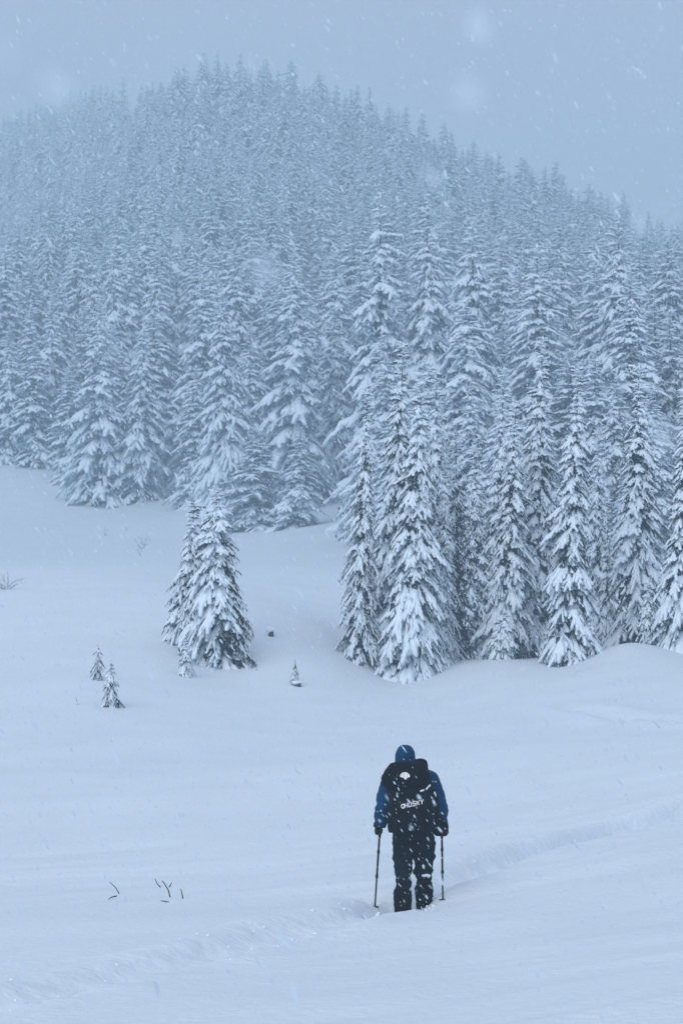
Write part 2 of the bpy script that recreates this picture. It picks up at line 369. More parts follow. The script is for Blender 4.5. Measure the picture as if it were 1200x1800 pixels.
def spruce(seed, H, R, det, snow=0.8, droop=0.0, gap=0.40, wind=0.35, power=0.85, tilt=0.0, ragged=0.2, dirx=(-0.75, -0.6)):
    """returns arrays for trunk, needles and snow of one spruce, H tall with crown radius R"""
    rng = np.random.default_rng(seed)
    lib = bough_lib(det)
    S = [[], [], []]; N = [[], []]; ns = nn = 0
    z = H * 0.985; lev = []
    while z > H * 0.015:
        lev.append(z)
        z -= gap * rng.uniform(0.75, 1.25) * (0.46 + 0.72 * (1 - z / H))
    for z in lev:
        t = z / H
        base_len = R * ((1 - t) ** power) * (1.0 - 0.10 * max(0, 0.12 - t) / 0.12)
        base_len *= 1 + 0.10 * math.sin(z * 2.3 + seed) * (1 if t < 0.9 else 0.3)
        base_len = max(base_len, min(0.30 + 0.25 * (1 - t), R * 0.24))
        nb = int(round(4.6 + 2.4 * min(1, base_len / (0.5 * R) ) + rng.uniform(-0.5, 0.5)))
        az0 = rng.uniform(0, 6.28)
        for q in range(nb):
            az = az0 + 6.2832 * q / nb + rng.uniform(-0.35, 0.35)
            L = base_len * rng.uniform(1 - ragged * 1.3, 1 + ragged * 0.45)
            L *= 1 + 0.16 * math.cos(az - seed * 1.7 - z * 0.5)
            if rng.uniform() < 0.08: L *= 0.5
            if rng.uniform() < 0.04 and t < 0.8: continue
            facing = math.cos(az) * dirx[0] + math.sin(az) * dirx[1]
            sn = (snow + 0.12 + (0.7 * max(0, t - 0.55))) * (1 + wind * facing * (1 - 0.6 * t)) * rng.uniform(0.7, 1.3)
            si = int(np.clip(np.floor(sn / 0.36 + rng.uniform(-0.2, 0.2)), 0, 3))
            dr = np.clip(droop * (1.2 - t) + 0.22 + 0.80 * (1 - t) + rng.uniform(-0.3, 0.3) - (0.5 if t > 0.88 else 0), 0.0, 1.2)
            di = int(np.clip(round(dr / 0.37), 0, 3))
            sv, s4, s3, nv, n3 = lib[(di, si)][rng.integers(3)]
            c, s_ = math.cos(az), math.sin(az)
            Mx = np.array([[c, -s_, 0], [s_, c, 0], [0, 0, 1.0]])
            fl = np.array([1, rng.choice((-1.0, 1.0)), 1]); thick = 1.0 + 1.1 * max(0, 0.9 - L)
            off = np.array([tilt * z, 0, z + rng.uniform(-0.35, 0.35) * gap])
            hi_t = max(0, t - 0.70) / 0.30; L *= 1 + hi_t * rng.uniform(-0.45, 0.35); pit = 0.75 * hi_t + rng.uniform(-0.16, 0.10) + hi_t * rng.uniform(-0.5, 0.35)
            sc = L * np.array([1, rng.uniform(0.85, 1.2) * (0.5 + 0.5 * thick), thick])
            if len(sv):
                v = (sv * fl * sc + pit * np.array([0, 0, L]) * sv[:, :1]) @ Mx.T + off
                f4, f3 = (s4, s3) if fl[1] > 0 else (s4[:, ::-1], s3[:, ::-1])
                S[0].append(v); S[1].append(f4 + ns); S[2].append(f3 + ns); ns += len(v)
            v = (nv * fl * sc + pit * np.array([0, 0, L]) * nv[:, :1]) @ Mx.T + off
            if t < 0.72 or rng.uniform() < 0.40:
                N[0].append(v); N[1].append(n3 + nn); nn += len(v)
    # leader
    top = np.array([[tilt * H, 0, H * 0.965], [tilt * H + 0.01, 0, H * 0.985], [tilt * H, 0.01, H]])
    v, f4, f3 = sausage(top + np.array([[0.001, 0, 0], [0, 0.001, 0], [0.001, 0, 0]]), np.array([0.055, 0.05, 0.03]) * min(1, H / 9), 5, 0.3, rng)
    S[0].append(v); S[1].append(f4 + ns); S[2].append(f3 + ns)
    # inner dark foliage hanging round the trunk
    m = int(min(H, 18) * (26 if det >= 2 else (14 if det == 1 else 6)))
    zz = rng.uniform(0.03, 0.80, m) * H; az = rng.uniform(0, 6.28, m)
    rr = R * (1 - zz / H) ** power * rng.uniform(0.15, 0.62, m)
    c = np.stack([np.cos(az) * rr + tilt * zz, np.sin(az) * rr, zz], -1); tg = np.stack([-np.sin(az), np.cos(az), 0 * az], -1)
    loc = np.clip(R * (1 - zz / H) ** power / 1.6, 0.1, 1.0); wd = (rng.uniform(0.12, 0.30, m) * loc)[:, None] * (1 if det else 1.6)
    tri = np.stack([c - tg * wd, c + tg * wd, c + np.stack([np.cos(az) * 0.25, np.sin(az) * 0.25, -rng.uniform(0.35, 0.8, m)], -1) * loc[:, None]], 1)
    N[0].append(tri.reshape(-1, 3)); N[1].append(np.arange(3 * m).reshape(-1, 3) + nn)
    tr = tube_arr([(0, 0, -0.5), (tilt * H * 0.3, 0, H * 0.3), (tilt * H * 0.97, 0, H * 0.97)], [0.018 * H * 0.75, 0.012 * H * 0.75, 0.012], 8)
    return dict(S=(np.concatenate(S[0]), np.concatenate(S[1]), np.concatenate(S[2])), N=(np.concatenate(N[0]), np.concatenate(N[1])), T=tr)

def tube_arr(path, rad, k=8):
    V, F4, F3 = [], [], []
    path = np.asarray(path, float); n = len(path)
    tan = np.gradient(path, axis=0); tan /= np.linalg.norm(tan, axis=1)[:, None]
    for i in range(n):
        ref = np.array([0, 0, 1.0]) if abs(tan[i][2]) < 0.8 else np.array([1.0, 0, 0])
        s = np.cross(tan[i], ref); s /= np.linalg.norm(s); u = np.cross(s, tan[i])
        for q in range(k):
            a = 2 * math.pi * q / k
            V.append(path[i] + rad[i] * (math.cos(a) * s + math.sin(a) * u))
    for i in range(n - 1):
        for q in range(k):
            F4.append((i * k + q, i * k + (q + 1) % k, (i + 1) * k + (q + 1) % k, (i + 1) * k + q))
    V += [path[0], path[-1]]
    for q in range(k):
        F3.append((n * k, (q + 1) % k, q)); F3.append((n * k + 1, (n - 1) * k + q, (n - 1) * k + (q + 1) % k))
    return np.array(V), np.array(F4), np.array(F3)

def tree_meshes(d, needle=None):
    return (mesh_np('trunk', *d['T'], mats=[M_BARK]), mesh_np('crown', d['N'][0], None, d['N'][1], [needle or M_NEEDLE], smooth=False),
            mesh_np('snow_cover', *d['S'], mats=[M_SNOW]))

def joined_mesh(d):
    sv, s4, s3 = d['S']; nv, n3 = d['N']; tv, t4, t3 = d['T']
    V = np.concatenate([sv, nv, tv]); o1 = len(sv); o2 = o1 + len(nv)
    F4 = np.concatenate([s4, t4 + o2]); F3 = np.concatenate([s3, n3 + o1, t3 + o2])
    mi = np.concatenate([np.zeros(len(s4)), np.full(len(t4), 2), np.zeros(len(s3)), np.ones(len(n3)), np.full(len(t3), 2)])
    return mesh_np('far_spruce', V, F4, F3, [M_SNOW, M_RIME_HAZE, M_BARK], mi)

def place_tree(meshes, loc, rz, scale, label, group=None, name='spruce_tree', cat='tree'):
    t = empty(name, loc, rz); t.scale = scale
    tag(t, label, cat, group)
    for nm, me in zip(('trunk', 'crown', 'snow_cover'), meshes): link(nm, me, t)
    return t

TREES = []     # x, y, crown radius of everything already standing
def hero(ax, ay, bx, by, d, wpx, seed, label, det=2, snow=0.8, group=None, name='spruce_tree', ground_d=None, **kw):
    """a spruce with its foot at photograph (bx, by) at distance d and its tip at (ax, ay)"""
    if d > 90: d = fd(d); S = 0.64
    else: S = 1.0
    f = P(bx, by, d); z = gz(f.x, f.y); tip = P(ax, ay, d)
    H = tip.z - z + 0.1; R = wpx / FPX * d / 2
    tilt = (tip.x - f.x) / H
    me = tree_meshes(spruce(seed, H / S, R / S, det, snow=snow, tilt=tilt, **kw))
    TREES.append((f.x, f.y, R))
    return place_tree(me, (f.x, f.y, z - 0.08), 0, (S, S, S), label, group, name)

SM = dict(gap=0.16, ragged=0.25)
hero(380, 860, 391, 1166, 98, 152, 1, 'stocky snow laden spruce standing alone on the open slope, larger of the pair', snow=0.66, gap=0.34, wind=1.0, power=0.64)
hero(342, 886, 324, 1130, 101.5, 96, 2, 'spruce half hidden behind the left side of the stocky lone spruce', snow=0.58, gap=0.30, wind=0.5, power=0.75)
hero(327, 1128, 325, 1191, 92, 40, 3, 'small bushy young spruce at the foot of the lone spruce pair', snow=0.75, name='young_spruce', power=0.6, **SM)
hero(645, 678, 632, 1187, 108, 88, 4, 'slender spruce at the left edge of the nearest clump, with thin snow', snow=0.62, droop=0.3, gap=0.36, ragged=0.3, power=0.75)
hero(709, 603, 684, 1182, 111.5, 135, 5, 'tallest spruce of the nearest clump, just right of its slender edge tree', snow=0.80, droop=0.25, gap=0.42, ragged=0.25, power=0.8)
hero(742, 660, 712, 1192, 106.8, 150, 6, 'snow plastered spruce in the middle front of the nearest clump', snow=1.05, droop=0.35, gap=0.40, wind=0.3, power=0.82)
hero(766, 648, 772, 1168, 110.5, 115, 7, 'spruce with a bare right side behind the plastered front spruce', det=1, snow=0.45, droop=0.3, gap=0.42, wind=1.0, power=0.75)
hero(800, 745, 806, 1140, 113.5, 105, 8, 'dark sparsely snowed spruce at the right edge of the nearest clump', det=1, snow=0.12, droop=0.3, gap=0.42, wind=0.8, power=0.62)
hero(906, 706, 885, 1142, 110.5, 115, 9, 'tilted spruce at the left edge of the right hand clump, beside the gap', snow=0.88, droop=0.15, gap=0.42, power=0.75)
hero(953, 592, 935, 1143, 112.5, 130, 10, 'tall spruce second from the left in the right hand clump', snow=0.85, droop=0.15, gap=0.42, power=0.78)
hero(1016, 640, 998, 1168, 106.8, 125, 11, 'heavily snowed spruce farthest forward in the right hand clump', snow=1.15, droop=0.2, gap=0.44, wind=0.2, power=0.8, ragged=0.3)
hero(1122, 640, 1118, 1131, 111, 130, 12, 'spruce with arched tiers of snowy boughs near the right edge', snow=0.90, gap=0.62, wind=0.2, power=0.72)
hero(1205, 690, 1200, 1157, 108, 120, 13, 'thickly snowed spruce cut by the right edge of the view', snow=1.05, gap=0.46, power=0.75)
hero(885, 645, 868, 1120, 120, 95, 14, 'narrow spruce behind the tilted one in the right hand clump', det=1, snow=0.75, gap=0.45)
hero(1037, 1085, 1036, 1167, 106.2, 42, 15, 'small snowy young spruce beside the foot of the forward spruce', snow=1.1, name='young_spruce', power=0.6, **SM)
hero(1140, 1028, 1138, 1131, 108.5, 46, 16, 'young spruce caked in snow in front of the arched spruce', snow=1.2, name='young_spruce', power=0.65, **SM)
hero(885, 1082, 882, 1142, 109, 66, 17, 'low snow smothered young spruce at the foot of the tilted spruce', snow=1.2, name='young_spruce', power=0.5, **SM)
hero(1068, 880, 1064, 1126, 112, 60, 18, 'thin spruce squeezed between the forward and the arched spruces', det=1, snow=0.85, gap=0.35)
hero(782, 800, 778, 1166, 108.6, 52, 19, 'thin half grown spruce in front of the bare sided spruce', det=1, snow=0.55, gap=0.26, power=0.6)
hero(975, 1040, 972, 1150, 109.5, 60, 20, 'half grown spruce behind the foot of the forward spruce', det=1, snow=0.85, gap=0.25)
hero(836, 775, 834, 1130, 120, 92, 21, 'short spruce low in the gap between the two near clumps', det=1, snow=0.6, gap=0.36, power=0.65)
hero(1052, 760, 1050, 1122, 118, 84, 22, 'spruce in the shade between the forward and the arched spruces', det=1, snow=0.6, gap=0.4, power=0.65)
# saplings on the open slope
hero(174, 1138, 172, 1196, ground_at(172, 1196), 34, 31, 'thin dark sapling spruce, upper of the two left of the lone pair', snow=0.25, name='sapling_spruce', power=0.6, gap=0.13, ragged=0.4)
hero(196, 1166, 196, 1243, ground_at(196, 1243), 52, 32, 'wider sapling spruce, lower of the two left of the lone pair', snow=0.32, name='sapling_spruce', power=0.55, gap=0.13, ragged=0.4)
hero(519, 1160, 518, 1204, ground_at(518, 1204), 24, 33, 'single sapling spruce half buried between lone pair and nearest clump', snow=0.45, name='sapling_spruce', power=0.6, gap=0.13, ragged=0.4)

# trees farther in, each placed by tip and distance
MID = [tree_meshes(spruce(200 + i, 16.0, 2.25 + 0.25 * (i % 3), 1, snow=(0.95, 1.1, 0.8, 1.2, 1.0, 0.85, 1.15, 0.7, 1.05)[i], gap=(0.5, 0.58, 0.52, 0.66, 0.48, 0.55, 0.62, 0.5, 0.6)[i], power=(0.68, 0.75, 0.7, 0.6, 0.8, 0.62, 0.7, 0.66, 0.74)[i], ragged=0.34, wind=0.25, tilt=(0, .02, -.015, 0, .01, -.02, 0, .015, -.01)[i]), M_RIME_HAZE) for i in range(8)]
EDGE = [
    (176, 520, 190, 5.2, 'wide skirted spruce jutting from the left forest edge onto the snow'),
    (247, 565, 190.5, 4.6, 'spruce at the left forest edge just right of the jutting one'),
    (128, 640, 199, 4.6, 'spruce at the left forest edge just left of the jutting one'),
    (62, 600, 205, 4.8, 'pale spruce at the forest edge near the left side of the view'),
    (14, 570, 207, 4.6, 'faint spruce at the forest edge cut by the left side of the view'),
    (398, 505, 180, 4.9, 'tall pointed spruce rising straight behind the lone pair'),
    (345, 640, 186, 4.6, 'spruce behind the left shoulder of the lone pair'),
    (446, 745, 168, 5.2, 'broad short spruce at the forest edge right of the lone pair'),
    (518, 430, 177, 5.6, 'very tall banded spruce above the little edge spruce'),
    (522, 748, 163, 3.6, 'little edge spruce standing out on the snow left of the clump'),
    (592, 535, 183, 4.6, 'spruce at the forest edge by the snow gap left of the nearest clump'),
    (668, 335, 150, 5.2, 'tall pale spruce behind the left of the nearest clump'),
    (746, 338, 150, 5.4, 'tall spruce rising behind the tip of the tallest clump spruce'),
    (838, 380, 146, 5.2, 'tall spruce above the gap between the two near clumps'),
    (943, 425, 136, 5.6, 'tall open tiered spruce behind the right hand clump'),
    (1078, 372, 140, 5.2, 'tall sharp tipped spruce above the arched spruce'),
    (1106, 470, 126, 5.0, 'tall spruce directly behind the arched spruce'),
    (1036, 610, 122, 4.4, 'spruce close behind the forward spruce of the right hand clump'),
    (1183, 540, 128, 4.8, 'spruce behind the thickly snowed one at the right edge'),
    (818, 520, 130, 4.6, 'pale spruce in the gap between the two near clumps'),
]
for i, (ax, ay, d, wid, lab) in enumerate(EDGE):
    tip = P(ax, ay, d); z = gz(tip.x, tip.y); H = tip.z - z
    k = i % 8; sx = 1.15 * wid / (2 * (2.25 + 0.25 * (k % 3)))
    place_tree(MID[k], (tip.x, tip.y, z - 0.1), random.uniform(-0.5, 0.5), (sx, sx, H / 16.0), lab)
    TREES.append((tip.x, tip.y, wid / 2))

def edge_d(px):
    return np.interp(px, [-400, 0, 130, 180, 280, 330, 400, 470, 560, 600, 640, 680, 1200, 1600], [225, 209, 204, 197, 196, 192, 184, 178, 174, 190, 150, 110, 103, 108])
def ridge_d(px):
    return np.interp(px, [-400, 0, 150, 330, 600, 980, 1200, 1600], [865, 768, 568, 462, 447, 411, 392, 376])
cand = []
rng = np.random.default_rng(77)
cell = {}
def free(x, y, r):
    ci, cj = int(x // 6), int(y // 6)
    for a in range(ci - 1, ci + 2):
        for b in range(cj - 1, cj + 2):
            for (qx, qy, qr) in cell.get((a, b), ()):
                if (qx - x) ** 2 + (qy - y) ** 2 < (0.5 * (r + qr)) ** 2: return False
    return True
def occupy(x, y, r): cell.setdefault((int(x // 6), int(y // 6)), []).append((x, y, r))
for (x, y, r) in TREES: occupy(x, y, max(2.6, r * 1.6))
SCAT = []
for _ in range(90000):
    d = math.sqrt(rng.uniform(100 ** 2, 800 ** 2)); px = rng.uniform(-330, 1530)
    if d < edge_d(px) or d > ridge_d(px) + 12: continue
    x = (px - 600) / FPX * d
    r = rng.uniform(4.2, 6.0) * np.interp(d, [180, 350], [1, 0.73]) * (0.7 if d < 128 else 1.0)
    if free(x, d, r): occupy(x, d, r); SCAT.append((x, d, px))
xs = np.array([s[0] for s in SCAT]); ds = np.array([s[1] for s in SCAT]); zs = height(xs, ds)
Hs = rng.uniform(12.5, 20.5, len(SCAT)) * np.where(rng.uniform(size=len(SCAT)) < 0.12, 0.65, 1.0)
Hs = Hs * np.interp(ds, [180, 350], [1, 0.80]) * np.where(ds < 128, 0.62, 1.0)
Hs = np.minimum(Hs, np.interp(ds, [100, 128, 150, 185], [7.5, 9.5, 13.5, 21]))
infr = np.array([-40 < s[2] < 1240 for s in SCAT])
order = sorted(range(len(SCAT)), key=lambda i: -(Hs[i] / ds[i]) if infr[i] else 1)
N_IND = 300 - len(EDGE) - 26
ind = [i for i in order if infr[i]][:N_IND]; ind_s = set(ind)
REFS = [(14, 'faint spruce cut by the left border'), (62, 'pale edge spruce near the left border'), (128, 'edge spruce left of the jutting one'), (176, 'jutting left edge spruce'),
        (247, 'edge spruce right of the jutting one'), (345, 'spruce behind the lone pair'), (398, 'tall pointed spruce behind the lone pair'), (446, 'broad short edge spruce'),
        (518, 'tall banded spruce'), (592, 'edge spruce by the snow gap'), (645, 'slender clump spruce'), (709, 'tallest near clump spruce'), (766, 'bare sided clump spruce'), (838, 'spruce above the clump gap'),
        (906, 'tilted right clump spruce'), (943, 'open tiered spruce'), (1016, 'forward right clump spruce'), (1078, 'sharp tipped spruce'), (1122, 'arched tier spruce'), (1195, 'thick spruce at the right border')]
groups = {}
for i in ind:
    px = SCAT[i][2]; r = min(REFS, key=lambda q: abs(q[0] - px))
    groups.setdefault((r[1], 'left' if px < r[0] else 'right'), []).append(i)
LAB = {}
ORD = ('nearest', 'second nearest', 'third nearest', 'fourth nearest', 'fifth nearest', 'sixth nearest', 'seventh nearest', 'eighth nearest', 'ninth nearest', 'tenth nearest')
for (nm, sd), L in groups.items():
    for j, i in enumerate(sorted(L, key=lambda i: ds[i])):
        if j < 10: LAB[i] = (f'{ORD[j]} forest spruce behind the {nm}, {sd} side', 'snowy spruces filling the forest')
        else: LAB[i] = (f'deep forest spruce far behind the {nm}, {sd} side', f'deep forest spruces {sd} behind the {nm}')
for i in ind:
    k = int(rng.integers(8)); s = Hs[i] / 16.0; wv = rng.uniform(1.05, 1.5) * (0.55 + 0.45 * s) * (0.75 if ds[i] < 128 else 1.0)
    lab, grp = LAB[i]
    place_tree(MID[k], (xs[i], ds[i], zs[i] - 0.15), rng.uniform(-0.6, 0.6), (wv, wv, s), lab, grp)

# the rest of the hillside forest: one mass
far_col = bpy.data.collections.new('far_spruce_kinds')
for i in range(6):
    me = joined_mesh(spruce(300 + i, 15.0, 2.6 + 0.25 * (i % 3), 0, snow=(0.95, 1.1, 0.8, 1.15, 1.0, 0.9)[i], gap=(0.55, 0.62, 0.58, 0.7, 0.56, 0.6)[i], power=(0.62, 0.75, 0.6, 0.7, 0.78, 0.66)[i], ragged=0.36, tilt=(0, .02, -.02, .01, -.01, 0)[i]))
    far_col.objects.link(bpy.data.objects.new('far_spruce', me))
rest = [i for i in range(len(SCAT)) if i not in ind_s]
pm = bpy.data.meshes.new('hillside_forest')
pm.from_pydata([(xs[i], ds[i], zs[i] - 0.15) for i in rest], [], [])
sv = np.empty((len(rest), 3), np.float32)
for j, i in enumerate(rest):
    s = Hs[i] / 15.0; wv = rng.uniform(1.05, 1.5) * (0.55 + 0.45 * s); sv[j] = (wv * 0.92, wv * 0.92, s)
pm.attributes.new('tree_scale', 'FLOAT_VECTOR', 'POINT').data.foreach_set('vector', sv.ravel())
rv = np.zeros((len(rest), 3), np.float32); rv[:, 2] = rng.uniform(-0.6, 0.6, len(rest))
pm.attributes.new('tree_turn', 'FLOAT_VECTOR', 'POINT').data.foreach_set('vector', rv.ravel())
pm.attributes.new('tree_kind', 'INT', 'POINT').data.foreach_set('value', rng.integers(0, 6, len(rest)).astype(np.int32))
fo = link('hillside_forest', pm)
tag(fo, 'dense snowy spruce forest fading into haze up the hillside', kind='stuff')
ng = bpy.data.node_groups.new('forest_scatter', 'GeometryNodeTree')
ng.interface.new_socket('Geometry', in_out='INPUT', socket_type='NodeSocketGeometry')
ng.interface.new_socket('Geometry', in_out='OUTPUT', socket_type='NodeSocketGeometry')
gi = ng.nodes.new('NodeGroupInput'); go = ng.nodes.new('NodeGroupOutput')
iop = ng.nodes.new('GeometryNodeInstanceOnPoints'); ci = ng.nodes.new('GeometryNodeCollectionInfo')
ci.inputs['Collection'].default_value = far_col; ci.inputs['Separate Children'].default_value = True; ci.inputs['Reset Children'].default_value = True
def nattr(nm, ty):
    a = ng.nodes.new('GeometryNodeInputNamedAttribute'); a.data_type = ty; a.inputs['Name'].default_value = nm
    return a.outputs[0]
ng.links.new(gi.outputs[0], iop.inputs['Points']); ng.links.new(ci.outputs[0], iop.inputs['Instance'])
iop.inputs['Pick Instance'].default_value = True
ng.links.new(nattr('tree_kind', 'INT'), iop.inputs['Instance Index'])
ng.links.new(nattr('tree_turn', 'FLOAT_VECTOR'), iop.inputs['Rotation'])
ng.links.new(nattr('tree_scale', 'FLOAT_VECTOR'), iop.inputs['Scale'])
ng.links.new(iop.outputs[0], go.inputs[0])
fm = fo.modifiers.new('forest_scatter', 'NODES'); fm.node_group = ng
print('trees', len(SCAT), 'individual', len(ind), 'rest', len(rest))

# ------------------------------------------------------------------ haze
bm = bmesh.new(); bmesh.ops.create_cube(bm, size=1)
x0, x1 = float(GX.min()) - 5, float(GX.max()) + 5
y0, y1 = float(GY.min()) - 5, float(GY.max()) + 5
z0, z1 = ZMIN - 1.0, ZMAX + 30
for v in bm.verts:
    v.co = (x0 if v.co.x < 0 else x1, y0 if v.co.y < 0 else y1, z0 if v.co.z < 0 else z1)
hm = bpy.data.meshes.new('haze'); bm.to_mesh(hm); bm.free()
hz = link('haze', hm); tag(hz, 'thin pale snow haze filling the valley air', kind='stuff')
m = bpy.data.materials.new('haze_air'); m.use_nodes = True
for n_ in list(m.node_tree.nodes):
    if n_.type != 'OUTPUT_MATERIAL': m.node_tree.nodes.remove(n_)
pv = m.node_tree.nodes.new('ShaderNodeVolumePrincipled')
pv.inputs['Color'].default_value = (0.65, 0.857, 1.0, 1); pv.inputs['Density'].default_value = 0.0020
pv.inputs['Anisotropy'].default_value = 0.0
m.node_tree.links.new(pv.outputs[0], [n_ for n_ in m.node_tree.nodes if n_.type == 'OUTPUT_MATERIAL'][0].inputs['Volume'])
hm.materials.append(m)

# ------------------------------------------------------------------ the walker
def tube_into(bm, path, rad, k=14):
    """closed tube; rad items are r or (r_side, r_depth)"""
    path = [Vector(p) for p in path]; n = len(path); rings = []
    for i in range(n):
        t = (path[min(i + 1, n - 1)] - path[max(i - 1, 0)]).normalized()
        ref = Vector((0, 1, 0)) if abs(t.y) < 0.85 else Vector((0, 0, 1))
        s = t.cross(ref).normalized(); u = s.cross(t).normalized()
        r = rad[i] if isinstance(rad[i], tuple) else (rad[i], rad[i])
        rings.append([bm.verts.new(path[i] + s * (r[0] * math.cos(6.28318 * q / k)) + u * (r[1] * math.sin(6.28318 * q / k))) for q in range(k)])
    for a, b in zip(rings[:-1], rings[1:]):
        for q in range(k): bm.faces.new((a[q], a[(q + 1) % k], b[(q + 1) % k], b[q]))
    bm.faces.new(rings[0][::-1]); bm.faces.new(rings[-1])

def smooth_path(pts, rad, n=5):
    P_, R_ = [], []
    m = len(pts)
    for i in range(m - 1):
        p0, p1, p2, p3 = (Vector(pts[max(i - 1, 0)]), Vector(pts[i]), Vector(pts[i + 1]), Vector(pts[min(i + 2, m - 1)]))
        for q in range(n):
            t = q / n
            P_.append(0.5 * ((2 * p1) + (p2 - p0) * t + (2 * p0 - 5 * p1 + 4 * p2 - p3) * t * t + (3 * p1 - p0 - 3 * p2 + p3) * t ** 3))
            ra = rad[i] if isinstance(rad[i], tuple) else (rad[i],) * 2; rb = rad[i + 1] if isinstance(rad[i + 1], tuple) else (rad[i + 1],) * 2
            R_.append(tuple(ra[c] * (1 - t) + rb[c] * t for c in (0, 1)))
    P_.append(Vector(pts[-1])); R_.append(rad[-1] if isinstance(rad[-1], tuple) else (rad[-1],) * 2)
    return P_, R_

def ball_into(bm, c, r, rot=None):
    M4 = Matrix.Translation(c) @ (rot.to_4x4() if rot else Matrix()) @ Matrix.Diagonal((*r, 1))
    bmesh.ops.create_uvsphere(bm, u_segments=16, v_segments=10, radius=1, matrix=M4)

def fused(name, bm, voxel, material, parent, smooth=4, fold=0.0, fscale=8.0, seed=0, stretch=(1, 1, 1)):
    """union of the closed shells in bm as one continuous smooth skin with cloth folds"""
    bmesh.ops.recalc_face_normals(bm, faces=bm.faces)
    tmp = bpy.data.meshes.new('tmp'); bm.to_mesh(tmp); bm.free()
    o = bpy.data.objects.new('tmp', tmp); C.objects.link(o)
    r = o.modifiers.new('r', 'REMESH'); r.mode = 'VOXEL'; r.voxel_size = voxel
    s = o.modifiers.new('s', 'SMOOTH'); s.iterations = smooth; s.factor = 0.5
    dg = bpy.context.evaluated_depsgraph_get()
    me = bpy.data.meshes.new_from_object(o.evaluated_get(dg))
    bpy.data.objects.remove(o); bpy.data.meshes.remove(tmp)
    me.name = name
    if fold:
        co = [v.co.copy() for v in me.vertices]; nn_ = [v.normal.copy() for v in me.vertices]
        for v, c_, n_ in zip(me.vertices, co, nn_):
            q = Vector((c_.x * stretch[0], c_.y * stretch[1], c_.z * stretch[2])) * fscale + Vector((seed * 3.7, seed, 0))
            f = mnoise.noise(q) + 0.5 * mnoise.noise(q * 2.1)
            ridge = 1 - abs(mnoise.noise(q * 1.3 + Vector((5, 2, 1)))) * 2
            v.co = c_ + n_ * fold * (0.7 * f + 0.5 * ridge)
    me.materials.clear(); me.materials.append(material)
    me.polygons.foreach_set('use_smooth', np.full(len(me.polygons), True)); me.update()
    return link(name, me, parent)

pd = 25.0
pb = P(728, 1600, pd)                       # local: x right, y away, z up; 170 photograph pixels per metre here
base = Vector((pb.x, pb.y, pb.z))
person = empty('person', base)
tag(person, 'walker seen from behind in blue hooded jacket and dark trousers wading through snow', 'person')
HL, HR = Vector((-0.352, 0.12, 0.80)), Vector((0.292, 0.17, 0.80))     # hands on the pole grips

def limbs(bm, grow, arms=True, legs=True, torso=True, head=True):
    g = grow
    if torso:
        p, r = smooth_path([(-0.005, 0.03, 0.64), (-0.01, 0.0, 0.78), (-0.02, 0.0, 0.95), (-0.03, 0.03, 1.15), (-0.045, 0.06, 1.32), (-0.06, 0.075, 1.42)],
                           [(0.165 + g, 0.115 + g), (0.17 + g, 0.12 + g), (0.16 + g, 0.115 + g), (0.185 + g, 0.125 + g), (0.19 + g, 0.11 + g), (0.11 + g, 0.085 + g)])
        tube_into(bm, p, r, 20)
        ball_into(bm, (-0.055, 0.075, 1.40), (0.13 + g, 0.09 + g, 0.06 + g))
    if arms:
        for (sh, el, ha) in ((Vector((-0.225, 0.06, 1.325)), Vector((-0.322, 0.02, 1.05)), HL), (Vector((0.155, 0.06, 1.335)), Vector((0.262, 0.02, 1.06)), HR)):
            wr = ha + (el - ha).normalized() * 0.07
            p, r = smooth_path([sh + Vector((0.06 if sh.x < 0 else -0.06, 0, 0.02)), sh, (sh + el) / 2, el, (el + wr) / 2, wr], [0.066 + g, 0.070 + g, 0.060 + g, 0.050 + g, 0.046 + g, 0.032 + g * 0.9])
            tube_into(bm, p, r, 14)
    if legs:
        for pts in LEGS:
            p, r = smooth_path(pts[0], [q + g for q in pts[1]])
            tube_into(bm, p, r, 16)
LEGS = [
    ([(-0.105, 0.0, 0.74), (-0.112, 0.03, 0.52), (-0.112, 0.05, 0.32), (-0.120, -0.02, 0.12), (-0.118, -0.09, -0.12)], [0.105, 0.090, 0.066, 0.060, 0.045]),
    ([(0.095, 0.02, 0.74), (0.108, 0.13, 0.54), (0.105, 0.20, 0.37), (0.108, 0.24, 0.17), (0.110, 0.27, -0.06)], [0.105, 0.090, 0.066, 0.058, 0.045])]

# body: one continuous skin under the clothes, with face and ears
bm = bmesh.new(); limbs(bm, -0.012)
tube_into(bm, [(-0.068, 0.085, 1.40), (-0.085, 0.10, 1.52)], [0.055, 0.052])
hc = Vector((-0.088, 0.115, 1.575))
ball_into(bm, hc, (0.074, 0.094, 0.098)); ball_into(bm, hc + Vector((0, 0.045, -0.05)), (0.052, 0.05, 0.06))
tube_into(bm, [hc + Vector((0, 0.088, 0.02)), hc + Vector((0, 0.115, -0.025))], [0.008, 0.016], 8)           # nose
ball_into(bm, hc + Vector((0, 0.088, -0.058)), (0.024, 0.012, 0.007))                                          # lips
for s in (-1, 1):
    ball_into(bm, hc + Vector((0.078 * s, 0.0, -0.005)), (0.010, 0.022, 0.034))                                 # ears
    ball_into(bm, hc + Vector((0.030 * s, 0.082, 0.012)), (0.014, 0.010, 0.009))                                # eyelids
fused('body', bm, 0.013, M_SKIN, person, 3)

